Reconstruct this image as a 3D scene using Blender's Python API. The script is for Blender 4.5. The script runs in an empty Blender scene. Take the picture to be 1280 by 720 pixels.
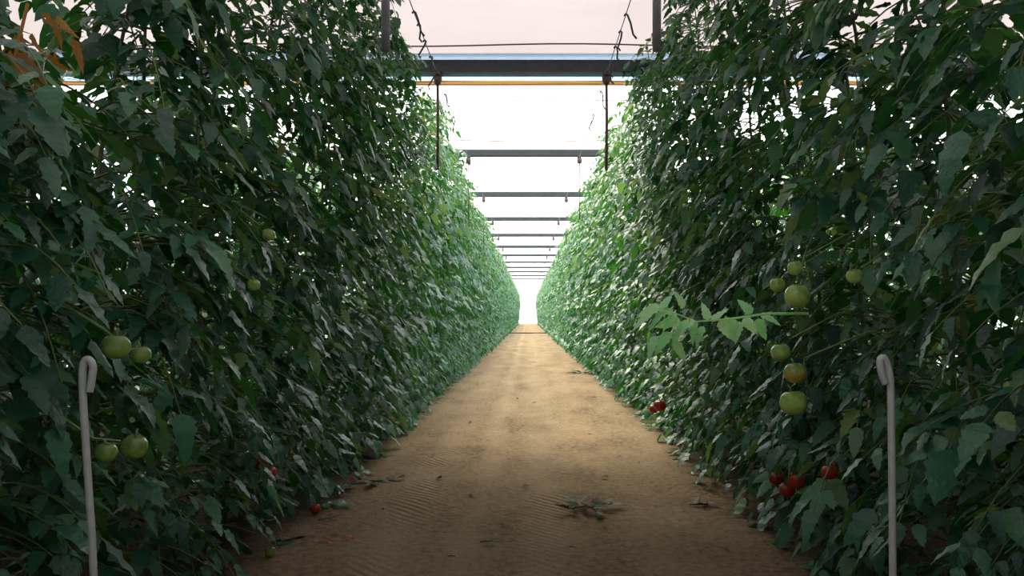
import bpy, math, random
import numpy as np

PI = math.pi
rng = np.random.default_rng(11)
random.seed(11)
SC = bpy.context.scene
COL = SC.collection

# ------------------------------------------------------------------ camera frame
F = 1000.0          # focal length in pixels of a 1280 wide frame
VX, VY = 660.0, 394.0   # vanishing point of the path
CAM_H = 1.0


def at(px, py, dist):
    """world point that stands DIST metres ahead at pixel px, py"""
    return ((px - VX) / F * dist, dist, CAM_H - (py - VY) / F * dist)


def on_ground(px, py):
    d = CAM_H * F / (py - VY)
    return ((px - VX) / F * d, d, 0.0)


# ------------------------------------------------------------------ materials
def new_mat(name):
    m = bpy.data.materials.new(name)
    m.use_nodes = True
    nt = m.node_tree
    b = nt.nodes['Principled BSDF']
    return m, nt, b, nt.nodes['Material Output']


def node(nt, kind, **kw):
    n = nt.nodes.new(kind)
    for k, v in kw.items():
        setattr(n, k, v)
    return n


def ramp(nt, stops, fac):
    r = node(nt, 'ShaderNodeValToRGB')
    e = r.color_ramp.elements
    while len(e) < len(stops):
        e.new(0.5)
    for i, (p, c) in enumerate(stops):
        e[i].position = p
        e[i].color = (*c, 1)
    nt.links.new(fac, r.inputs['Fac'])
    return r.outputs['Color']


def noise(nt, scale, detail=4, rough=0.55, vec=None):
    n = node(nt, 'ShaderNodeTexNoise')
    n.inputs['Scale'].default_value = scale
    n.inputs['Detail'].default_value = detail
    n.inputs['Roughness'].default_value = rough
    if vec is not None:
        nt.links.new(vec, n.inputs['Vector'])
    return n.outputs['Fac']


def plain(name, col, rough=0.6, metal=0.0, var=0.25, scale=30, spec=0.4):
    m, nt, b, out = new_mat(name)
    tc = node(nt, 'ShaderNodeTexCoord')
    f = noise(nt, scale, 5, 0.6, tc.outputs['Object'])
    lo = tuple(c * (1 - var) for c in col)
    hi = tuple(min(1, c * (1 + var)) for c in col)
    nt.links.new(ramp(nt, [(0.3, lo), (0.7, hi)], f), b.inputs['Base Color'])
    b.inputs['Roughness'].default_value = rough
    b.inputs['Metallic'].default_value = metal
    b.inputs['Specular IOR Level'].default_value = spec
    return m


def leaf_material(name, stops, trans=0.20, rough=0.37, hue=0.385):
    m, nt, b, out = new_mat(name)
    a = node(nt, 'ShaderNodeAttribute', attribute_name='tint')
    col = ramp(nt, stops, a.outputs['Fac'])
    nt.links.new(col, b.inputs['Base Color'])
    b.inputs['Roughness'].default_value = rough
    b.inputs['Specular IOR Level'].default_value = 0.38
    tc = node(nt, 'ShaderNodeTexCoord')
    bump = node(nt, 'ShaderNodeBump')
    bump.inputs['Strength'].default_value = 0.35
    bump.inputs['Distance'].default_value = 0.01
    nt.links.new(noise(nt, 90, 3, 0.5, tc.outputs['Object']), bump.inputs['Height'])
    nt.links.new(bump.outputs['Normal'], b.inputs['Normal'])
    tr = node(nt, 'ShaderNodeBsdfTranslucent')
    hs = node(nt, 'ShaderNodeHueSaturation')
    hs.inputs['Hue'].default_value = hue
    hs.inputs['Saturation'].default_value = 1.15
    hs.inputs['Value'].default_value = 2.8
    nt.links.new(col, hs.inputs['Color'])
    nt.links.new(hs.outputs['Color'], tr.inputs['Color'])
    mx = node(nt, 'ShaderNodeMixShader')
    mx.inputs['Fac'].default_value = trans
    nt.links.new(b.outputs['BSDF'], mx.inputs[1])
    nt.links.new(tr.outputs['BSDF'], mx.inputs[2])
    nt.links.new(mx.outputs['Shader'], out.inputs['Surface'])
    return m


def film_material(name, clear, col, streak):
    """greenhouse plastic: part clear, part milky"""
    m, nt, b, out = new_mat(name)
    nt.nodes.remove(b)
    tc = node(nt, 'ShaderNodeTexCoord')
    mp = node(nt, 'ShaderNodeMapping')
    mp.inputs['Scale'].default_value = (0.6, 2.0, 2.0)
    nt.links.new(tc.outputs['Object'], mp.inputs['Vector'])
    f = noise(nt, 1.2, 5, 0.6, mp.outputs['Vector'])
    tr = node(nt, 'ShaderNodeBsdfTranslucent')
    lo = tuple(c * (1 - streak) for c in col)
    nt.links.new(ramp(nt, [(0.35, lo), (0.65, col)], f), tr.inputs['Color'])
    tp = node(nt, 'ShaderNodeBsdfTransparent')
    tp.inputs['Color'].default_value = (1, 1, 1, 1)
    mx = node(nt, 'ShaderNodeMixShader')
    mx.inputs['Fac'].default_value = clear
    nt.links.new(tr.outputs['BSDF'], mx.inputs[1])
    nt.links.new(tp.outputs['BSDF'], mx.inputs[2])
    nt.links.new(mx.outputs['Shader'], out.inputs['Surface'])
    return m


LEAF_STOPS = [(0.0, (0.007, 0.054, 0.034)), (0.40, (0.020, 0.108, 0.062)),
              (0.75, (0.062, 0.195, 0.090)), (0.93, (0.15, 0.235, 0.055)), (1.0, (0.08, 0.14, 0.045))]
M_LEAF = leaf_material('tomato_leaf', LEAF_STOPS)
M_SHOOT = leaf_material('bright_lit_leaf', [(0.0, (0.20, 0.56, 0.32)), (1.0, (0.34, 0.66, 0.34))], 0.25)  # lighter leaf colour stands in for strong light on the side shoot
M_LITTER = leaf_material('wilted_leaf', [(0.0, (0.028, 0.048, 0.026)), (1.0, (0.07, 0.085, 0.035))], 0.05, 0.7)
M_DRYLEAF = leaf_material('dry_leaf', [(0.0, (0.06, 0.04, 0.022)), (1.0, (0.16, 0.10, 0.05))], 0.05, 0.8)
M_WITHER = leaf_material('withered_leaf', [(0.0, (0.16, 0.075, 0.025)), (1.0, (0.36, 0.20, 0.06))], 0.3, 0.8, 0.5)
M_STEM = plain('stem', (0.10, 0.16, 0.055), 0.6, 0, 0.35, 25)
M_TRUSS = plain('truss_stalk', (0.13, 0.22, 0.07), 0.55, 0, 0.25, 40)
M_STEEL = plain('galvanised_steel', (0.045, 0.052, 0.055), 0.5, 0.35, 0.2, 12)
M_ROD = plain('rusty_rod', (0.13, 0.085, 0.075), 0.7, 0.2, 0.3, 30)
M_TUBE = plain('ochre_tube', (0.55, 0.36, 0.18), 0.6, 0.1, 0.25, 8)
M_WIRE = plain('wire', (0.25, 0.26, 0.33), 0.5, 0.4, 0.15, 10)
M_TWINE = plain('dark_twine', (0.07, 0.06, 0.07), 0.8, 0, 0.3, 40)
M_STAKE = plain('white_stake', (0.40, 0.44, 0.41), 0.45, 0.1, 0.15, 22)
M_STRIP = plain('dark_strip', (0.07, 0.055, 0.04), 0.8, 0, 0.2, 10)
M_PULP = plain('tomato_pulp', (0.30, 0.035, 0.02), 0.35, 0, 0.5, 60)
M_PETAL = plain('yellow_petal', (0.75, 0.58, 0.05), 0.6, 0, 0.15, 60)
M_DARKWALL = plain('dark_sheet', (0.05, 0.055, 0.05), 0.8, 0, 0.15, 2)


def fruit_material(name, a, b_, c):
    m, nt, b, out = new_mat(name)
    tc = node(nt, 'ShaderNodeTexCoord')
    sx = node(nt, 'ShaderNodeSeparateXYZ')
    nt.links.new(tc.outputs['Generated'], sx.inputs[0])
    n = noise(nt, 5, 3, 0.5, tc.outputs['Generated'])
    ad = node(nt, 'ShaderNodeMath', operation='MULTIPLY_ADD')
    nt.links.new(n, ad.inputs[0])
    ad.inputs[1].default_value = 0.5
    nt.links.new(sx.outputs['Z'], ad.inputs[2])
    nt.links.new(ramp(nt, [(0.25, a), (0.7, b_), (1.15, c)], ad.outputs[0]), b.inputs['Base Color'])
    b.inputs['Roughness'].default_value = 0.25
    b.inputs['Subsurface Weight'].default_value = 0.1
    b.inputs['Subsurface Radius'].default_value = (0.02, 0.02, 0.01)
    return m


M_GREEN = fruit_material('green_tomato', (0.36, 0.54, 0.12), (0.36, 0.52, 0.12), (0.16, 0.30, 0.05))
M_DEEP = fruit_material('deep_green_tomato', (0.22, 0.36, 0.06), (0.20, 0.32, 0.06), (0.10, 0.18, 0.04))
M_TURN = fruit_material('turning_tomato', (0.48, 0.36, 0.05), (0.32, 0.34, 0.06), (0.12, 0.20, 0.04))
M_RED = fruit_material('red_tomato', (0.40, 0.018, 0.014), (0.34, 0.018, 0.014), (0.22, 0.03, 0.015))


def soil_material():
    m, nt, b, out = new_mat('sandy_soil')
    tc = node(nt, 'ShaderNodeTexCoord')
    P = tc.outputs['Object']
    sx = node(nt, 'ShaderNodeSeparateXYZ')
    nt.links.new(P, sx.inputs[0])

    def math_(op, a, bb=None, cc=None):
        n = node(nt, 'ShaderNodeMath', operation=op)
        for i, v in enumerate((a, bb, cc)):
            if v is None:
                continue
            if isinstance(v, (int, float)):
                n.inputs[i].default_value = v
            else:
                nt.links.new(v, n.inputs[i])
        return n.outputs[0]

    mp = node(nt, 'ShaderNodeMapping')
    mp.inputs['Scale'].default_value = (1.0, 0.35, 1.0)
    nt.links.new(P, mp.inputs['Vector'])
    big = noise(nt, 2.2, 6, 0.6, mp.outputs['Vector'])
    fine = noise(nt, 28, 6, 0.7, P)
    mix = math_('MULTIPLY_ADD', fine, 0.62, math_('MULTIPLY', big, 0.42))
    sand = ramp(nt, [(0.38, (0.095, 0.064, 0.036)), (0.51, (0.205, 0.148, 0.090)), (0.66, (0.29, 0.218, 0.140))], mix)
    # worn wheel lines, paler and compacted
    wob = math_('MULTIPLY', math_('SUBTRACT', noise(nt, 0.5, 2, 0.5, P), 0.5), 0.25)
    xx = math_('ADD', sx.outputs['X'], wob)

    def band(c, w):
        return math_('SUBTRACT', 1.0, math_('SMOOTH_MIN', 1.0, math_('DIVIDE', math_('ABSOLUTE', math_('SUBTRACT', xx, c)), w), 0.2))

    b1, b2, b3 = band(-0.62, 0.17), band(0.10, 0.17), band(-0.27, 0.12)
    tracks = math_('MAXIMUM', b1, b2)
    pale = math_('MULTIPLY', math_('MAXIMUM', b3, math_('MAXIMUM', tracks, 0.0)), 0.35)
    mc = node(nt, 'ShaderNodeMix', data_type='RGBA')
    nt.links.new(math_('MAXIMUM', pale, 0.0), mc.inputs[0])
    nt.links.new(sand, mc.inputs[6])
    mc.inputs[7].default_value = (0.33, 0.255, 0.17, 1)
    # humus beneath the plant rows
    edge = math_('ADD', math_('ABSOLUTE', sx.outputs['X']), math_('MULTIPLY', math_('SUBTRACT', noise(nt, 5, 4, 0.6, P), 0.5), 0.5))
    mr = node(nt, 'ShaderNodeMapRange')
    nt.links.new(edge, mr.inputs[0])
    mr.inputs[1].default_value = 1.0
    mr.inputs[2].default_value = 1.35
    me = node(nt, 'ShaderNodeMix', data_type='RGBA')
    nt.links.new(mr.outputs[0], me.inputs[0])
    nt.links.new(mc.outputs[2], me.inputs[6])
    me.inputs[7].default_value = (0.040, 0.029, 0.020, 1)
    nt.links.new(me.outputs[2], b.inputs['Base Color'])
    b.inputs['Roughness'].default_value = 0.95
    b.inputs['Specular IOR Level'].default_value = 0.1
    # tyre tread: slanted ribs pressed into the two wheel tracks
    wv = node(nt, 'ShaderNodeTexWave', wave_type='BANDS', bands_direction='DIAGONAL', wave_profile='SIN')
    wv.inputs['Scale'].default_value = 10.0
    wv.inputs['Distortion'].default_value = 1.2
    nt.links.new(P, wv.inputs['Vector'])
    patch = ramp(nt, [(0.42, (0, 0, 0)), (0.55, (1, 1, 1))], noise(nt, 0.9, 2, 0.5, P))
    tread = math_('MULTIPLY', math_('MULTIPLY', wv.outputs['Fac'], math_('MAXIMUM', tracks, 0.0)), patch)
    hgt = math_('ADD', math_('MULTIPLY', tread, 0.6), math_('ADD', math_('MULTIPLY', fine, 0.7), big))
    bump = node(nt, 'ShaderNodeBump')
    bump.inputs['Strength'].default_value = 1.0
    bump.inputs['Distance'].default_value = 0.04
    nt.links.new(hgt, bump.inputs['Height'])
    nt.links.new(bump.outputs['Normal'], b.inputs['Normal'])
    return m


M_SOIL = soil_material()
M_FILM = film_material('clear_film', 0.78, (0.95, 0.93, 0.97), 0.08)
M_POST = plain('grey_tube', (0.20, 0.19, 0.20), 0.6, 0.0, 0.3, 9)
M_LIP = film_material('pale_blue_plastic', 0.25, (0.50, 0.68, 0.86), 0.08)
M_DIM_FILM = film_material('dimmed_film', 0.0, (0.135, 0.121, 0.133), 0.10)  # darkened copy of the film, added to dim the near end


# ------------------------------------------------------------------ mesh helpers
class MB:
    def __init__(self):
        self.v, self.f, self.t = [], [], []
        self.n = 0

    def add(self, v, f, tint=0.5):
        v = np.asarray(v, float).reshape(-1, 3)
        for face in f:
            self.f.append(tuple(int(i) + self.n for i in face))
        self.v.append(v)
        self.t.append(np.full(len(v), tint) if np.isscalar(tint) else tint)
        self.n += len(v)

    def box(self, lo, hi):
        (x0, y0, z0), (x1, y1, z1) = lo, hi
        v = [(x0, y0, z0), (x1, y0, z0), (x1, y1, z0), (x0, y1, z0), (x0, y0, z1), (x1, y0, z1), (x1, y1, z1), (x0, y1, z1)]
        self.add(v, [(0, 3, 2, 1), (4, 5, 6, 7), (0, 1, 5, 4), (1, 2, 6, 5), (2, 3, 7, 6), (3, 0, 4, 7)])

    def tube(self, pts, r, sides=8, tint=0.97):
        pts = np.asarray(pts, float)
        n = len(pts)
        rr = np.full(n, r) if np.isscalar(r) else np.asarray(r, float)
        tg = np.gradient(pts, axis=0)
        tg /= np.linalg.norm(tg, axis=1)[:, None] + 1e-12
        up = np.array([0.0, 0.0, 1.0]) if abs(tg[0][2]) < 0.9 else np.array([1.0, 0.0, 0.0])
        s = np.cross(tg[0], up)
        s /= np.linalg.norm(s)
        v = []
        for i in range(n):
            s = s - tg[i] * np.dot(s, tg[i])
            s /= np.linalg.norm(s) + 1e-12
            u = np.cross(tg[i], s)
            for k in range(sides):
                a = 2 * PI * k / sides
                v.append(pts[i] + rr[i] * (math.cos(a) * s + math.sin(a) * u))
        f = [(i * sides + k, i * sides + (k + 1) % sides, (i + 1) * sides + (k + 1) % sides, (i + 1) * sides + k)
             for i in range(n - 1) for k in range(sides)]
        if sides > 3:
            f.append(tuple(range(sides))[::-1])
            f.append(tuple((n - 1) * sides + k for k in range(sides)))
        self.add(v, f, tint)

    def lathe(self, prof, seg=20, lobes=0, depth=0.0, centre=(0, 0, 0)):
        v, f = [], []
        for (r, z) in prof:
            for k in range(seg):
                a = 2 * PI * k / seg
                q = r * (1 + depth * math.cos(lobes * a)) if lobes else r
                v.append((centre[0] + q * math.cos(a), centre[1] + q * math.sin(a), centre[2] + z))
        for i in range(len(prof) - 1):
            for k in range(seg):
                f.append((i * seg + k, i * seg + (k + 1) % seg, (i + 1) * seg + (k + 1) % seg, (i + 1) * seg + k))
        self.add(v, f)

    def mesh(self, name, mat, smooth=True):
        me = bpy.data.meshes.new(name)
        V = np.concatenate(self.v)
        me.from_pydata(V.tolist(), [], self.f)
        at_ = me.attributes.new('tint', 'FLOAT', 'POINT')
        at_.data.foreach_set('value', np.concatenate(self.t).astype(np.float32))
        me.polygons.foreach_set('use_smooth', [smooth] * len(me.polygons))
        me.materials.append(mat)
        me.update()
        return me

    def build(self, name, mat, parent=None, smooth=True):
        return link(name, self.mesh(name, mat, smooth), parent)


def link(name, data, parent=None, loc=None, rotz=None):
    o = bpy.data.objects.new(name, data)
    COL.objects.link(o)
    if parent is not None:
        o.parent = parent
    if loc is not None:
        o.location = loc
    if rotz is not None:
        o.rotation_euler = (0, 0, rotz)
    return o


def tag(o, label, cat, group=None, kind=None):
    o['label'] = label
    o['category'] = cat
    if group:
        o['group'] = group
    if kind:
        o['kind'] = kind
    return o


def structure(o):
    o['kind'] = 'structure'
    return o


# ------------------------------------------------------------------ leaves
def leaf_template(kind):
    if kind == 'fine':
        t = np.array([0, .10, .20, .30, .38, .50, .58, .70, .78, .90, 1.0])
        w = np.array([.06, .62, .95, .80, 1.0, .72, .82, .50, .56, .22, .015])
    elif kind == 'mid':
        t = np.array([0, .15, .35, .5, .62, .8, 1.0])
        w = np.array([.06, .85, 1.0, .70, .80, .42, .02])
    else:
        t = np.array([0, .3, .65, 1.0])
        w = np.array([.15, 1.0, .75, .03])
    n = len(t)
    T = np.concatenate([t, t - 0.05 * w, t - 0.05 * w])
    S = np.concatenate([np.zeros(n), -w, w])
    fs = []
    for i in range(n - 1):
        fs.append((i, i + 1, n + i + 1, n + i))
        fs.append((i, 2 * n + i, 2 * n + i + 1, i + 1))
    return T, S, fs


TEMPL = {k: leaf_template(k) for k in ('fine', 'mid', 'far')}


def add_leaflet(mb, kind, org, u, nrm, L, W, curl, fold, tint, twist=0.0):
    T, S, fs = TEMPL[kind]
    u = u / (np.linalg.norm(u) + 1e-9)
    nrm = nrm - u * np.dot(nrm, u)
    nrm /= np.linalg.norm(nrm) + 1e-9
    s = np.cross(u, nrm)
    a = np.abs(S)
    bump = 0.05 * np.sin(T * 19 + tint * 40) * a
    v = (org[None, :] + np.outer(L * T, u) + np.outer(W * S, s)
         + np.outer(-curl * L * T ** 2 + fold * W * a + L * bump * 0.6 + twist * W * S * T, nrm))
    v[:, 2] = np.maximum(v[:, 2], 0.006)
    mb.add(v, fs, tint)


def add_compound(mb, kind, base, az, reach, rise, size, r, lob=None, keep=None, rachis=True):
    """one tomato leaf: an arching rachis with pairs of leaflets and one at the tip"""
    ph, pv = math.cos(az), math.sin(az)
    n = 7
    s = np.linspace(0, 1, n)
    hx = reach * s
    hz = rise * reach * s - (rise + r.uniform(0.10, 0.60)) * reach * s ** 2.0
    pts = np.stack([base[0] + ph * hx, base[1] + pv * hx, base[2] + hz], axis=1)
    pts[:, 2] = np.maximum(pts[:, 2], 0.02)
    if rachis:
        mb.tube(pts, np.linspace(0.0045, 0.0018, n), 3, 0.97)
    tg = np.gradient(pts, axis=0)
    tint0 = r.uniform(0.05, 0.7)
    pairs = lob if lob is not None else r.choice([2, 3, 3])
    stations = np.linspace(0.38, 0.88, pairs)
    side = np.array([-pv, ph, 0.0])
    up = np.array([0, 0, 1.0])
    nr0 = up * r.uniform(0.9, 1.3) + np.array([ph, pv, 0]) * r.uniform(0.0, 0.7) + r.normal(0, 0.16, 3)

    def leaflet(p, d, L):
        if keep is not None and not keep(p + d * L * 0.5):
            return
        nr = nr0 + r.normal(0, 0.13, 3)
        add_leaflet(mb, kind, p, d, nr, L, L * r.uniform(0.21, 0.32), r.uniform(0.0, 0.35),
                    r.uniform(-0.25, 0.30), float(np.clip(tint0 + r.normal(0, 0.1), 0, 0.9)), r.uniform(-0.3, 0.3))

    for q in stations:
        i = q * (n - 1)
        k = int(i)
        p = pts[k] + (pts[min(k + 1, n - 1)] - pts[k]) * (i - k)
        d0 = tg[k] / (np.linalg.norm(tg[k]) + 1e-9)
        for sg in (-1, 1):
            d = side * sg * r.uniform(0.6, 1.0) + d0 * r.uniform(0.3, 0.8) + up * r.uniform(-0.60, 0.12)
            d /= np.linalg.norm(d)
            leaflet(p + d * 0.015, d, size * r.uniform(0.62, 1.0))
    d = tg[-1] / (np.linalg.norm(tg[-1]) + 1e-9) + up * r.uniform(-0.4, 0.1)
    d /= np.linalg.norm(d)
    leaflet(pts[-1], d, size * r.uniform(0.9, 1.2))


TOP = 3.15


def stem_x(z):
    return 0.0 + 0.30 * (z / 3.0) ** 1.2


def inner_x(z):
    """how far towards the path the leaves reach (plant space, +X is the path)"""
    return 0.36 + 0.22 * min(1.2, z / 3.0)


def foliage_mesh(name, kind, seed, leaves, cull=(), top=TOP):
    """top: height of the crown; cull: capsules (a, b, radius) kept free of leaves, in plant space"""
    r = np.random.default_rng(seed)
    mb = MB()

    def keep(p):
        for a, b, rad in cull:
            ab = b - a
            t = np.clip(np.dot(p - a, ab) / np.dot(ab, ab), 0, 1)
            if np.linalg.norm(p - a - ab * t) < rad:
                return False
        return True

    for k in range(leaves):
        z = (top - 0.05) * r.random() + 0.10
        az = r.normal(0, 1.05)
        if r.random() < 0.16:
            az = r.uniform(-PI, PI)
        avail = max(0.16, inner_x(z) - stem_x(z))
        c = math.cos(az)
        lim = avail / max(c, 0.35) if c > 0 else 0.42
        reach = min(0.50, lim) * r.uniform(0.55, 1.0)
        if z > top - 0.35:
            reach *= 0.75
        size = (r.uniform(0.062, 0.135) if kind == 'fine' else r.uniform(0.070, 0.125)) * (0.78 if z > 2.5 else 1.0)
        y0 = r.normal(0, 0.10)
        add_compound(mb, kind, np.array([stem_x(z) + r.normal(0, 0.03), y0, z]), az, reach,
                     r.uniform(0.0, 0.8), size, r, keep=keep, rachis=(kind != 'far'))
    return mb.mesh(name, M_LEAF)


def stem_mesh(name, seed, top=TOP):
    r = np.random.default_rng(seed + 500)
    mb = MB()
    for dy in (-0.07, 0.06):
        n = 16
        zz = np.linspace(0, top + 0.05, n)
        ph = r.uniform(0, 6)
        pts = np.stack([[stem_x(z) + 0.02 * math.sin(z * 4 + ph) for z in zz],
                        dy + 0.03 * np.sin(zz * 3.1 + ph), zz], axis=1)
        mb.tube(pts, np.linspace(0.011, 0.004, n), 6, 0.97)
    return mb.mesh(name, M_STEM)


# ------------------------------------------------------------------ tomatoes
def tomato_profile(r):
    pr = []
    for i in range(13):
        a = -PI / 2 + PI * i / 12
        rr = r * math.cos(a) ** 0.9 if i not in (0, 12) else 0.0008
        zz = 0.93 * r * math.sin(a)
        if i >= 11:
            zz -= 0.10 * r * (i - 10)
        pr.append((max(rr, 0.0008), zz))
    return pr


def add_tomato(parent, pos, r, mat, label=None):
    """a tomato hanging at POS (its centre) in the parent's space, with its star of sepals"""
    mb = MB()
    mb.lathe(tomato_profile(r), 22, 6, 0.035)
    o = mb.build('tomato', mat, parent)
    o.location = pos
    o.rotation_euler = (random.uniform(-.25, .25), random.uniform(-.25, .25), random.uniform(0, 6))
    c = MB()
    for k in range(5):
        a = 2 * PI * k / 5
        d = np.array([math.cos(a), math.sin(a), 0.25])
        add_leaflet(c, 'mid', np.array([0, 0, 10 + 0.62 * r]), d, np.array([0, 0, 1.0]), 0.75 * r, 0.13 * r, 0.35, 0.2, 0.6)
    c.v = [v - np.array([0, 0, 10.0]) for v in c.v]
    c.tube([(0, 0, .6 * r), (0.1 * r, 0, 1.0 * r), (0.3 * r, 0, 1.35 * r)], 0.0028, 5, 0.9)
    c.build('calyx', M_TRUSS, o)
    if label:
        o['label'] = label
    return o


# ------------------------------------------------------------------ setting
def ground():
    xs = np.concatenate([np.linspace(-7, -1.5, 12), np.linspace(-1.4, 1.4, 85), np.linspace(1.5, 7, 12)])
    ys = np.concatenate([np.linspace(-2.5, 1.0, 12), np.linspace(1.1, 9, 190), np.linspace(9.3, 96, 120)])
    X, Y = np.meshgrid(xs, ys)
    r = np.random.default_rng(3)
    Z = np.zeros_like(X)
    for _ in range(40):
        k = r.uniform(2, 16)
        a = r.uniform(0, 2 * PI)
        Z += 0.012 / k ** 0.9 * np.sin(k * (X * math.cos(a) + Y * math.sin(a)) + r.uniform(0, 6))
    Z = np.clip(Z, -0.012, 0.012) - 0.006
    nx, ny = len(xs), len(ys)
    v = np.stack([X, Y, Z], axis=-1).reshape(-1, 3)
    f = [(j * nx + i, j * nx + i + 1, (j + 1) * nx + i + 1, (j + 1) * nx + i) for j in range(ny - 1) for i in range(nx - 1)]
    mb = MB()
    mb.add(v, f)
    structure(mb.build('floor', M_SOIL))


ground()
BEAM0, SPAN = 3.52, 3.78          # first gutter beam (above the frame) and the distance between beams
HB = 3.20                         # underside height of beams
HALF = 6.5
NB = 25
Y_END = BEAM0 + SPAN * (NB - 1)


def roof_bay(y0, y1, mat, name):
    n = 14
    v, f = [], []
    for i in range(n + 1):
        t = i / n
        y = y0 + (y1 - y0) * t
        z = HB + 0.16 + 0.85 * math.sin(PI * t) ** 0.8
        v += [(-HALF, y, z), (HALF, y, z)]
    for i in range(n):
        f.append((2 * i, 2 * i + 1, 2 * i + 3, 2 * i + 2))
    mb = MB()
    mb.add(v, f)
    return structure(mb.build(name, mat))


ys = [BEAM0 + SPAN * i for i in range(-2, NB)]
for i in range(len(ys) - 1):
    roof_bay(ys[i], ys[i + 1], M_DIM_FILM if ys[i + 1] < 7.6 else M_FILM, 'ceiling')  # near bays get the darkened film to hold back light


def sheet(name, mat, pts):
    mb = MB()
    mb.add(pts, [(0, 1, 2, 3)])
    return structure(mb.build(name, mat))


Y_BACK = ys[0]
for sx, nm in ((-1, 'left'), (1, 'right')):
    x = sx * HALF
    sheet('wall_' + nm, M_FILM, [(x, 7.3, 0), (x, Y_END, 0), (x, Y_END, HB + 0.16), (x, 7.3, HB + 0.16)])
    sheet('wall_' + nm + '_near', M_DIM_FILM, [(x, Y_BACK, 0), (x, 7.3, 0), (x, 7.3, HB + 0.16), (x, Y_BACK, HB + 0.16)])  # near side walls take the darkened film too
sheet('wall_far', M_FILM, [(-HALF, Y_END, 0), (HALF, Y_END, 0), (HALF, Y_END, HB + 0.3), (-HALF, Y_END, HB + 0.3)])
sheet('wall_near', M_DARKWALL, [(-HALF, Y_BACK, 0), (HALF, Y_BACK, 0), (HALF, Y_BACK, HB + 0.3), (-HALF, Y_BACK, HB + 0.3)])  # unseen end wall, made dark to keep the near end dim

# ------------------------------------------------------------------ crossbeams, tubes, wires
ORD = ['zeroth', 'first', 'second', 'third', 'fourth', 'fifth', 'sixth', 'seventh', 'eighth', 'ninth', 'tenth']
WIRE_L, WIRE_R = -0.82, 0.71
HX = HALF - 0.02


def beam_parts(h, wd):
    b = MB()
    # open channel: web, bottom flange, two sides (a gutter seen from below)
    k = 0.015
    prof = [(-wd, h), (-wd, 0.0), (wd, 0.0), (wd, h), (wd - k, h), (wd - k, k), (-wd + k, k), (-wd + k, h)]
    v = [(sx * HX, y, z) for sx in (-1, 1) for (y, z) in prof]
    n = len(prof)
    f = [(q, (q + 1) % n, n + (q + 1) % n, n + q) for q in range(n)]
    b.add(v, f)
    lip = MB()
    lip.tube([(-HX, -wd - .01, h + .025), (HX, -wd - .01, h + .025)], 0.028, 8)
    low = MB()
    low.box((-HX, wd - 0.02, -0.03), (HX, wd + 0.02, -0.002))
    cl = MB()
    cl.box((-0.025, -wd - .02, -0.03), (0.025, wd + .02, 0.0))
    return (b.mesh('channel', M_STEEL, False), lip.mesh('lip', M_LIP), low.mesh('drip_edge', M_LIP, False), cl.mesh('wire_clamp', M_ROD, False))


BIG, SMALL = beam_parts(0.105, 0.085), beam_parts(0.085, 0.055)
for i in range(1, 13):
    y = BEAM0 + SPAN * i
    e = link('crossbeam', None, loc=(0, y, HB))
    ch, lp, dr, cl = BIG if i == 1 else SMALL
    link('channel', ch, e)
    if i == 1:
        link('lip', lp, e)['label'] = 'pale blue upper lip'
        link('drip_edge', dr, e)['label'] = 'pale blue lower edge'
    for x in (WIRE_L, WIRE_R):
        link('wire_clamp', cl, e).location = (x, 0, 0)
    if i <= 7:
        tag(e, 'grey gutter crossbeam, %s one from the near end of the path' % ORD[i], 'beam', 'crossbeams under the roof')
    else:
        tag(e, 'thin distant crossbeam beyond the seventh, merging towards the far end', 'beam', 'distant crossbeams')

# ochre roof tubes half way along the first bays and thin tie wires over the beams
M_BAND = film_material('ochre_plastic', 0.0, (0.50, 0.35, 0.17), 0.25)
y = BEAM0 + SPAN
t = link('roof_tube', None, loc=(0, y + 1.30, 3.50))
mb = MB()
mb.tube([(-HX, 0, 0), (HX, 0, 0)], 0.034, 8)
mb.build('tube', M_BAND, t)
mb = MB()
xs = np.linspace(-HX, HX, 40)
mb.tube([(x, -0.028, -0.026 + 0.004 * math.sin(x * 3)) for x in xs], 0.006, 5)
mb.build('cord', M_ROD, t)['label'] = 'thin brown cord along the tube'
tag(t, 'pale ochre tube crossing under the roof just beyond the nearest crossbeam', 'tube')


def cross_wire(y, z, mat, lb, wob):
    mb = MB()
    mb.tube([(x, 0, wob * math.sin(x * 2.3 + y)) for x in np.linspace(-HX, HX, 40)], 0.007, 5)
    o = mb.build('tie_wire', mat)
    o.location = (0, y, z)
    tag(o, lb, 'wire')


cross_wire(y - 0.25, HB + 0.18, M_ROD, 'thin brown tie wire just above the nearest crossbeam', 0.012)
cross_wire(y + SPAN - 0.25, HB + 0.16, M_ROD, 'thin brown tie wire just above the second crossbeam', 0.012)
cross_wire(y + 2.2, 3.55, M_WIRE, 'thin lavender grey wire crossing between ochre tube and second crossbeam', 0.0)
cross_wire(y + 0.55, 3.30, M_ROD, 'thin brown wire crossing directly above the pale ochre tube', 0.012)

for x, nm in ((WIRE_L, 'left'), (WIRE_R, 'right')):
    mb = MB()
    yy = np.linspace(Y_BACK + 0.1, Y_END - 0.1, 110)
    mb.tube([(x, y, HB - 0.02) for y in yy], 0.004, 5)
    tag(mb.build('trellis_wire', M_WIRE), 'thin trellis wire running over the %s plant row' % nm, 'wire', 'trellis wires')

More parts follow.
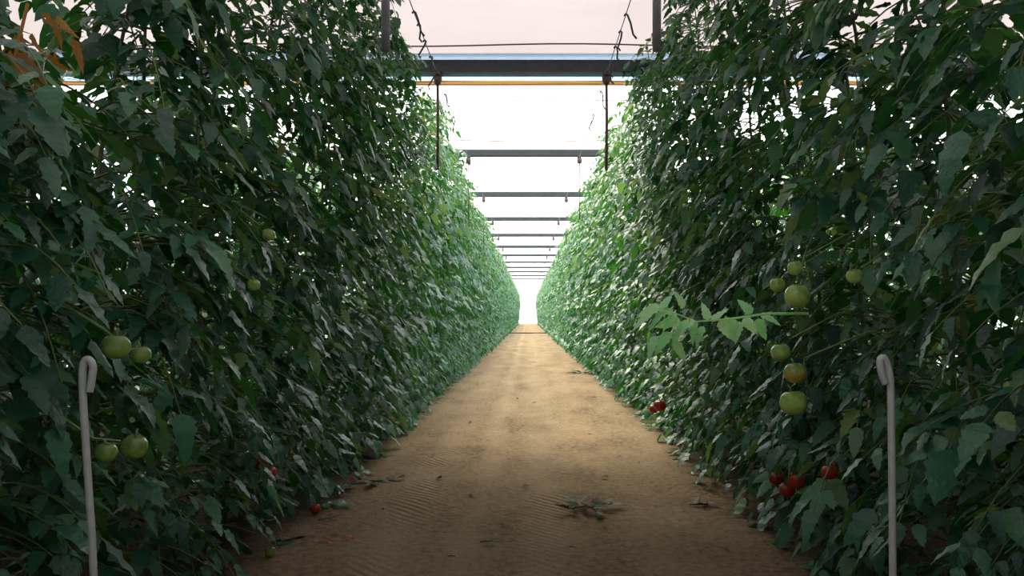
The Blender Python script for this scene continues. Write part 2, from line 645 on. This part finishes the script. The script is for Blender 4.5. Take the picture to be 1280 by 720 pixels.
# hanger rods below the beams, holding the vines
for i in range(1, 8):
    for x, nm in ((WIRE_L, 'left'), (WIRE_R, 'right')):
        y = BEAM0 + SPAN * i
        mb = MB()
        L = 0.85
        mb.tube([(0, 0, 0.0), (0.004, 0, -0.4), (0, 0, -L)], 0.014 if i == 1 else 0.007, 8)
        o = mb.build('hanger_rod', M_ROD)
        o.location = (x, y - 0.05, HB - 0.035)
        kb = MB()
        kb.lathe([(0.001, -0.05), (0.03, -0.04), (0.036, 0), (0.03, 0.03), (0.001, 0.034)], 10)
        kb.build('knob', M_ROD, o).location = (0, 0, -0.03)
        tag(o, 'rusty hanger rod under the %s crossbeam above the %s plant row' % (ORD[i], nm), 'rod', 'hanger rods')
# grey posts among the near crowns
for (px, d, lbl) in ((482, 4.6, 'left'), (821, 4.6, 'right')):
    x = (px - VX) / F * d
    mb = MB()
    mb.tube([(0, 0, 2.52), (0, 0, 2.8), (0, 0, HB + 0.9)], 0.025, 10)
    o = mb.build('hanging_post', M_POST)
    o.location = (x, d, 0)
    tag(o, 'grey upright tube rising out of the near crowns of the %s row' % lbl, 'post', 'near upright tubes')

# twine hooks dangling along the wires
r = np.random.default_rng(5)
HOOKS = [('left', WIRE_L, d) for d in (5.75, 6.0, 6.35, 6.75, 7.1, 7.9, 8.8)] + [('right', WIRE_R, d) for d in (5.8, 6.15, 6.5, 6.9, 7.15, 7.8, 8.7)]
for nm, x, d in HOOKS:
    mb = MB()
    a = r.uniform(-0.6, 0.6)
    L = r.uniform(0.10, 0.17)
    dx, dy = math.sin(a) * L * 0.8, L * 0.3
    mb.tube([(-0.012, 0, -0.01), (0, 0, 0.008), (0.012, 0, -0.005), (0.012 + dx * .4, dy * .3, -L * .35), (dx, dy, -L * 0.8), (dx * 1.1 + .02, dy, -L)], 0.0075, 6)
    o = mb.build('hanging_hook', M_TWINE)
    o.location = (x, d, HB - 0.02)
    tag(o, 'small dark twine hook dangling from the %s trellis wire' % nm, 'hook', 'twine hooks on the %s wire' % nm)

# dark strip across the far part of the path
mb = MB()
mb.box((-1.05, -0.12, -0.03), (1.1, 0.12, 0.05))
o = mb.build('cross_strip', M_STRIP, None, False)
o.location = (0, 44.0, 0)
tag(o, 'dark narrow strip lying across the far end of the sandy path', 'strip')

# ------------------------------------------------------------------ hooked stakes
def stake(pts, d, label):
    mb = MB()
    P = [np.array(at(px, py, d)) for px, py in pts]
    b = P[0].copy()
    b[2] = 0
    # smooth the drawn line
    Q = []
    n = len(P)
    for i in range(n - 1):
        p0, p1, p2, p3 = P[max(i - 1, 0)], P[i], P[i + 1], P[min(i + 2, n - 1)]
        for t in np.linspace(0, 1, 6, endpoint=False):
            Q.append(0.5 * ((2 * p1) + (-p0 + p2) * t + (2 * p0 - 5 * p1 + 4 * p2 - p3) * t * t + (-p0 + 3 * p1 - 3 * p2 + p3) * t ** 3))
    Q.append(P[-1])
    Q = np.array(Q)
    Q[0][2] = -0.02
    mb.tube(Q - b, 0.0075, 10)
    o = mb.build('hooked_stake', M_STAKE)
    o.location = b
    tag(o, label, 'stake', 'white hooked stakes')


stake([(124, 1000), (117, 720), (110, 600), (105, 520), (103, 480), (104, 456), (110, 449), (116, 457), (115, 472), (112, 490)], 1.65,
      'slightly bowed white hooked stake at the left edge of the path')
stake([(1117, 960), (1116, 720), (1115, 600), (1114, 520), (1113, 476), (1109, 456), (1104, 447), (1100, 452), (1102, 466), (1107, 480)], 1.72,
      'straight white hooked stake with hook turned to the path, right side')

# ------------------------------------------------------------------ the two rows of tomato plants
BASE_L, BASE_R = -1.40, 1.42
FRUIT = {}      # (side, index) -> list of (world centre, radius, material, label)
STEP, Y0 = 0.6, 1.30
NP = 149


def owner(side, y):
    return (side, max(0, int(round((y - Y0) / STEP))))


def fruit(px, py, rad_px, lateral, mat, label):
    d = abs(lateral) * F / abs(px - VX)
    p = at(px, py, d)
    k = owner('L' if lateral < 0 else 'R', d)
    FRUIT.setdefault(k, []).append((np.array(p), rad_px * d / F, mat, label))


for px, py, rp, mt, lb in ((994, 335, 10, M_GREEN, 'small green tomato'), (972, 356, 10, M_GREEN, 'small green tomato'),
                           (997, 370, 16, M_GREEN, 'large pale green tomato'), (976, 440, 12, M_GREEN, 'green tomato'),
                           (994, 466, 14, M_TURN, 'yellowing tomato'), (992, 503, 17, M_GREEN, 'large green tomato')):
    fruit(px, py, rp, 0.90, mt, lb)
for px, py, rp in ((970, 597, 9), (996, 600, 11), (984, 612, 10), (1037, 590, 10)):
    fruit(px, py, rp, 1.06, M_RED, 'red tomato')
for px, py, rp in ((825, 507, 8), (817, 511, 6)):
    fruit(px, py, rp, 0.93, M_RED, 'red tomato')
for px, py, rp, mt in ((145, 433, 17, M_DEEP), (176, 443, 12, M_DEEP), (133, 565, 13, M_DEEP), (168, 558, 16, M_DEEP)):
    fruit(px, py, rp, -0.93, mt, 'green tomato')
for px, py, rp in ((325, 578, 10), (338, 590, 8)):
    fruit(px, py, rp, -1.08, M_RED, 'red tomato')
for px, py, rp in ((336, 293, 8), (317, 356, 8)):
    fruit(px, py, rp, -0.93, M_GREEN, 'small green tomato')
fruit(1068, 345, 10, 0.92, M_GREEN, 'green tomato')

NEAR = 9
VAR_MID = [(foliage_mesh('foliage', 'mid', 100 + k, 200), stem_mesh('stem', 100 + k)) for k in range(5)]
VAR_FAR = [(foliage_mesh('foliage', 'far', 200 + k, 175), stem_mesh('stem', 200 + k)) for k in range(5)]
LABEL = {
    ('L', 1): 'short tomato vine behind the left white stake, green tomatoes below, withered orange leaves on top',
    ('L', 2): 'tomato vine with one small green tomato, just beyond the left white stake vine',
    ('L', 3): 'left row tomato vine with two low red tomatoes and a small green one higher up',
    ('R', 1): 'broad-leaved tomato vine without fruit directly behind the right white stake',
    ('R', 2): 'tomato vine carrying the largest green tomatoes and a yellowing one near the right stake',
    ('R', 3): 'tomato vine with a bright-lit side shoot and yellow flower reaching over the path',
    ('R', 4): 'tomato vine with a single low red tomato, just beyond the bright-lit side shoot vine',
    ('R', 7): 'right row tomato vine with a red tomato low at the path edge, nearer of two',
    ('R', 8): 'right row tomato vine with a red tomato low at the path edge, farther of two',
}


def plant(side, i):
    y = Y0 + STEP * i + (random.uniform(-0.05, 0.05) if i > 8 else 0)
    x = BASE_L if side == 'L' else BASE_R
    rz = 0 if side == 'L' else PI
    e = link('tomato_plant', None, loc=(x, y, 0), rotz=rz)
    fr = FRUIT.get((side, i), [])
    sgn = 1 if side == 'L' else -1
    tp = {('L', 0): 1.55, ('L', 1): 1.56, ('L', 2): 2.25, ('R', 1): 2.15}.get((side, i), TOP)
    if i < NEAR:
        loc = [(np.array([(p[0] - x) * sgn, (p[1] - y) * sgn, p[2]]), r_, m_, l_) for p, r_, m_, l_ in fr]
        cull = [(p, p + np.array([0.35, -0.35 * sgn, 0.02]), r_ + (0.012 if m_ is M_RED else 0.045)) for p, r_, m_, l_ in loc]
        # neighbours' fruit also needs room
        for (sd, j), lst in FRUIT.items():
            if sd == side and j != i and abs(j - i) <= 1:
                for p, r_, m_, l_ in lst:
                    q = np.array([(p[0] - x) * sgn, (p[1] - y) * sgn, p[2]])
                    cull.append((q, q + np.array([0.35, -0.35 * sgn, 0.02]), r_ + 0.045))
        link('foliage', foliage_mesh('foliage', 'fine', 1000 + i * 2 + (side == 'R'), 225 if tp > 2.3 else 150, cull, tp), e)
        link('stem', stem_mesh('stem', 300 + i, tp - 0.1), e)
        if loc:
            # one stalk through each truss: the fruits within 35 cm of each other share it
            todo = sorted(loc, key=lambda q: -q[0][2])
            while todo:
                head = todo[0]
                tr = [q for q in todo if np.linalg.norm(q[0][1:] - head[0][1:]) < 0.17]
                todo = [q for q in todo if not any(q is t for t in tr)]
                st = MB()
                sx_ = stem_x(head[0][2])
                hp = head[0]
                spine = [np.array([sx_, hp[1] * 0.4, hp[2] + 0.12]), np.array([(sx_ + hp[0]) / 2, hp[1] * 0.8, hp[2] + 0.14]), np.array([hp[0] - 0.03, hp[1], hp[2] + head[1] * 1.3])]
                for p, r_, m_, l_ in tr[1:]:
                    spine.append(np.array([p[0] - r_ * 1.15, p[1], p[2] + 0.4 * r_]))
                st.tube(spine, 0.0032, 6)
                link('truss_stalk', st.mesh('truss_stalk', M_TRUSS), e)
                for p, r_, m_, l_ in tr:
                    add_tomato(e, p, r_, m_, l_)
    else:
        fm, sm = (VAR_MID if y < 20 else VAR_FAR)[int(rng.integers(5))]
        flip = 1 if rng.random() < 0.5 else -1
        s = rng.uniform(0.93, 1.05)
        for nm, me in (('foliage', fm), ('stem', sm)):
            c = link(nm, me, e)
            c.scale = (1.0, flip * rng.uniform(0.95, 1.1), s)
    nm = 'left' if side == 'L' else 'right'
    bay = int((y - BEAM0) // SPAN)      # 0: before the first visible beam
    lb = LABEL.get((side, i))
    if lb:
        tag(e, lb, 'plant', 'near vines of the %s row' % nm)
    elif bay <= 0:
        tag(e, 'tall leafy tomato vine without visible fruit in the %s row nearer than the first crossbeam' % nm, 'plant', 'near vines of the %s row' % nm)
    elif bay <= 6:
        tag(e, 'tall tomato vine in the %s row between the %s and %s crossbeams' % (nm, ORD[bay], ORD[bay + 1]), 'plant',
            'vines of the %s row after the %s crossbeam' % (nm, ORD[bay]))
    else:
        tag(e, 'distant tomato vine at the far end of the %s row beyond the seventh crossbeam' % nm, 'plant', 'distant vines of the %s row' % nm)
    return e


PLANTS = {}
for side in 'LR':
    for i in range(NP):
        PLANTS[(side, i)] = plant(side, i)

r = np.random.default_rng(9)
mb = MB()
for k in range(16):
    p = np.array([stem_x(1.7) + r.normal(0.06, .05), r.normal(0, .06), 1.68 + r.uniform(-.12, .06)])
    d = np.array([r.normal(0.2, .5), r.normal(0, .6), -0.9])
    add_leaflet(mb, 'fine', p, d, r.normal(0, 1, 3), r.uniform(.05, .10), r.uniform(.008, .015), .5, .5, r.random(), .4)
mb.tube([(stem_x(1.4), 0, 1.40), (stem_x(1.6) + .03, 0.01, 1.6), (stem_x(1.7) + .06, 0, 1.74)], 0.004, 5)
link('withered_leaves', mb.mesh('withered_leaves', M_WITHER), PLANTS[('L', 1)])['label'] = 'orange brown withered leaves'

# the rows behind, only glimpsed through gaps
r = np.random.default_rng(77)
mb = MB()
for sx, X0 in ((-1, 2.7), (1, 2.7), (-1, 4.3), (1, 4.3)):
    for y in np.arange(0.2, 26 if X0 < 3 else 13, 0.5):
        for k in range(78 if y < 14 else 40):
            z = (2.75 * r.random() ** 1.15) if X0 < 3 else 1.9 * r.random()
            add_compound(mb, 'far', np.array([sx * X0 + r.normal(0, 0.15), y + r.normal(0, 0.15), z + 0.1]), r.uniform(-PI, PI),
                         r.uniform(0.25, 0.5), r.uniform(0, 0.8), r.uniform(0.14, 0.21), r, rachis=False)
o = mb.build('tomato_foliage', M_LEAF)
tag(o, 'dark foliage of further tomato rows glimpsed behind the two front rows', 'foliage', None, 'stuff')

# ------------------------------------------------------------------ fallen things on the path
def sprig(px, py, size, seed, label, mat=M_LITTER, arms=3, name='fallen_sprig'):
    r = np.random.default_rng(seed)
    p = np.array(on_ground(px, py))
    mb = MB()
    for k in range(arms):
        a = r.uniform(0, 0.5) + 2 * PI * k / arms + (0.2 if k else 0)
        pts = [np.array([math.cos(a) * size * t, math.sin(a) * size * t, 0.010]) for t in np.linspace(0, 1, 5)]
        mb.tube(pts, 0.004, 5, 0.9)
        for t, sg in ((0.35, 1), (0.55, -1), (0.75, 1), (1.0, 0)):
            q = pts[int(t * 4)]
            d = np.array([math.cos(a + sg * 0.9), math.sin(a + sg * 0.9), r.uniform(0.0, 0.5)])
            add_leaflet(mb, 'fine', q, d, np.array([r.normal(0, .4), r.normal(0, .4), 1.0]), size * r.uniform(0.5, 0.8), size * r.uniform(0.16, 0.24), 0.12, 0.15, r.random())
    o = mb.build(name, mat)
    o.location = p
    tag(o, label, 'leaf')


sprig(736, 634, 0.13, 1, 'wilted green leaf sprig lying in the middle of the path', arms=4)
sprig(467, 603, 0.11, 2, 'wilted leaf sprig lying at the left edge of the path', arms=3)
sprig(398, 652, 0.06, 4, 'small dark leaf lying beside the fallen red tomato', arms=1)
sprig(600, 680, 0.06, 14, 'small dark leaf spray near the centre of the near path', M_LITTER, arms=1)
sprig(862, 633, 0.10, 8, 'dark leaf scrap lying at the right edge of the path', arms=1)
sprig(728, 466, 0.20, 9, 'dark clump of leaves lying at the right path edge far along', arms=4)

DEBRIS = [(552, 600), (505, 600), (610, 552), (690, 578), (775, 572), (700, 530), (645, 500), (850, 655), (800, 690), (905, 690), (592, 470), (566, 500), (770, 520), (690, 466), (612, 640), (540, 570), (498, 560), (660, 610), (760, 600), (822, 610), (590, 620), (560, 700), (720, 690), (640, 540), (735, 545), (590, 530), (630, 470), (670, 505), (745, 498), (480, 640), (530, 660), (870, 610), (800, 580)]
r = np.random.default_rng(21)
for px, py in DEBRIS:
    mb = MB()
    L = r.uniform(0.02, 0.06)
    a = r.uniform(0, 2 * PI)
    add_leaflet(mb, 'fine', np.array([0, 0, 0.012]), np.array([math.cos(a), math.sin(a), 0.25]), np.array([r.normal(0, .3), r.normal(0, .3), 1.0]), L, L * 0.3, 0.4, 0.6, r.random())
    o = mb.build('leaf_scrap', M_DRYLEAF)
    o.location = on_ground(px, py)
    tag(o, 'tiny dry leaf scrap scattered on the sandy path', 'leaf', 'dry leaf scraps on the path')


def ground_tomato(px, py, rad_px, mat, label):
    p = on_ground(px, py + rad_px)
    rad = rad_px * p[1] / F
    e = link('fallen_tomato', None, loc=(p[0], p[1], rad * 0.78))
    t = MB()
    t.lathe(tomato_profile(rad), 20, 6, 0.03)
    t.build('fruit', mat, e)
    c = MB()
    for k in range(5):
        a = 2 * PI * k / 5
        add_leaflet(c, 'mid', np.array([0, 0, 5 + .62 * rad]), np.array([math.cos(a), math.sin(a), .2]), np.array([0, 0, 1.0]), .6 * rad, .12 * rad, .3, .2, .6)
    c.v = [v - np.array([0, 0, 5.0]) for v in c.v]
    c.build('calyx', M_TRUSS, e)
    tag(e, label, 'tomato')


ground_tomato(394, 634, 7, M_RED, 'small red tomato lying at the left foot of the plants')
ground_tomato(338, 688, 7, M_TURN, 'yellowish green tomato lying in the lower left path corner')
r = np.random.default_rng(8)
mb = MB()
for k in range(5):
    cx, cy = r.normal(0, 0.05), r.normal(0, 0.025)
    q = r.uniform(0.012, 0.026)
    mb.lathe([(0.001, 0.012), (q * .5, 0.011), (q, 0.004), (q * 1.05, -0.004)], 9, 3, 0.25, (cx, cy, 0))
o = mb.build('squashed_tomato', M_PULP)
o.location = on_ground(420, 676)
tag(o, 'squashed red tomato pulp on the path below the fallen red tomato', 'tomato')

# ------------------------------------------------------------------ side shoot over the right edge, bright light put into its leaf colour
r = np.random.default_rng(31)
own = PLANTS[('R', 3)]
base = np.array([own.location.x, own.location.y, 0])


def loc_of(px, py, d):
    w = np.array(at(px, py, d))
    return np.array([-(w[0] - base[0]), -(w[1] - base[1]), w[2]])


mb = MB()
line = [loc_of(1010, 392, 2.75), loc_of(960, 392, 2.7), loc_of(910, 399, 2.75), loc_of(870, 402, 2.85), loc_of(825, 384, 3.0)]
mb.tube(line, [0.006, 0.005, 0.004, 0.003, 0.002], 6, 0.9)
mb.tube([line[3], loc_of(848, 412, 2.82), loc_of(830, 424, 2.8)], 0.0025, 5, 0.9)
for px, py, dx, dy, L in ((900, 400, 15, 26, .085), (905, 398, 30, 8, .08), (870, 402, -10, 30, .085), (868, 400, -35, 20, .10), (930, 397, 14, 20, .075), (950, 393, 28, 10, .08),
                          (845, 392, -18, 16, .08), (842, 392, -25, -12, .08), (825, 384, -22, 6, .09), (828, 385, 8, -14, .07), (885, 400, -4, -20, .07), (890, 402, 16, -18, .075),
                          (860, 402, -40, 40, .10), (838, 415, -20, 22, .10), (820, 420, -14, 26, .09), (845, 425, 8, 26, .09), (832, 388, -30, 26, .095), (815, 392, -24, 14, .09), (880, 408, -14, 26, .085), (925, 402, -10, 26, .08), (948, 398, 6, 24, .085), (855, 385, -8, -16, .07), (940, 392, -14, -16, .07), (850, 400, -42, 8, .09), (915, 398, 0, 32, .08)):
    p = loc_of(px, py, 2.80)
    d = np.array([-dx, r.uniform(-8, 8), -dy], float)
    add_leaflet(mb, 'fine', p, d, np.array([0.5, 0.6, 0.7]) + r.normal(0, .2, 3), L, L * 0.27, 0.25, 0.12, r.random())
link('side_shoot', mb.mesh('side_shoot', M_SHOOT), own)['label'] = 'bright-lit green side shoot reaching out over the path'
fl = MB()
for k in range(5):
    a = 2 * PI * k / 5
    add_leaflet(fl, 'mid', np.array([0, 0, 5.0]), np.array([0.3, math.cos(a), math.sin(a)]), np.array([1.0, 0, 0]), 0.017, 0.006, 0.3, 0.1, .5)
fl.v = [v - np.array([0, 0, 5.0]) for v in fl.v]
f_ = link('flower', fl.mesh('flower', M_PETAL), own)
f_.location = loc_of(862, 400, 2.75)
f_['label'] = 'small yellow flower'

# ------------------------------------------------------------------ light and camera
w = bpy.data.worlds.new('overcast_sky')
SC.world = w
w.use_nodes = True
bg = w.node_tree.nodes['Background']
bg.inputs['Color'].default_value = (0.90, 0.95, 1.0, 1)
bg.inputs['Strength'].default_value = 3.6

sun = bpy.data.lights.new('sun', 'SUN')
sun.energy = 14.0
sun.angle = math.radians(40)
sun.color = (1.0, 0.91, 0.68)
so = link('sun', sun)
so.rotation_euler = (math.radians(-32), math.radians(-12), 0)

cam = bpy.data.cameras.new('camera')
cam.sensor_width = 36
cam.lens = 36 * F / 1280
cam.shift_x = (640 - VX) / 1280
cam.shift_y = (VY - 360) / 1280
cam.clip_end = 300
co = link('camera', cam)
co.location = (0, 0, CAM_H)
co.rotation_euler = (PI / 2, 0, 0)
SC.camera = co

SC.view_settings.view_transform = 'Standard'
SC.view_settings.look = 'None'
SC.view_settings.gamma = 1
SC.view_settings.exposure = 0.0
SC.view_settings.use_curve_mapping = False
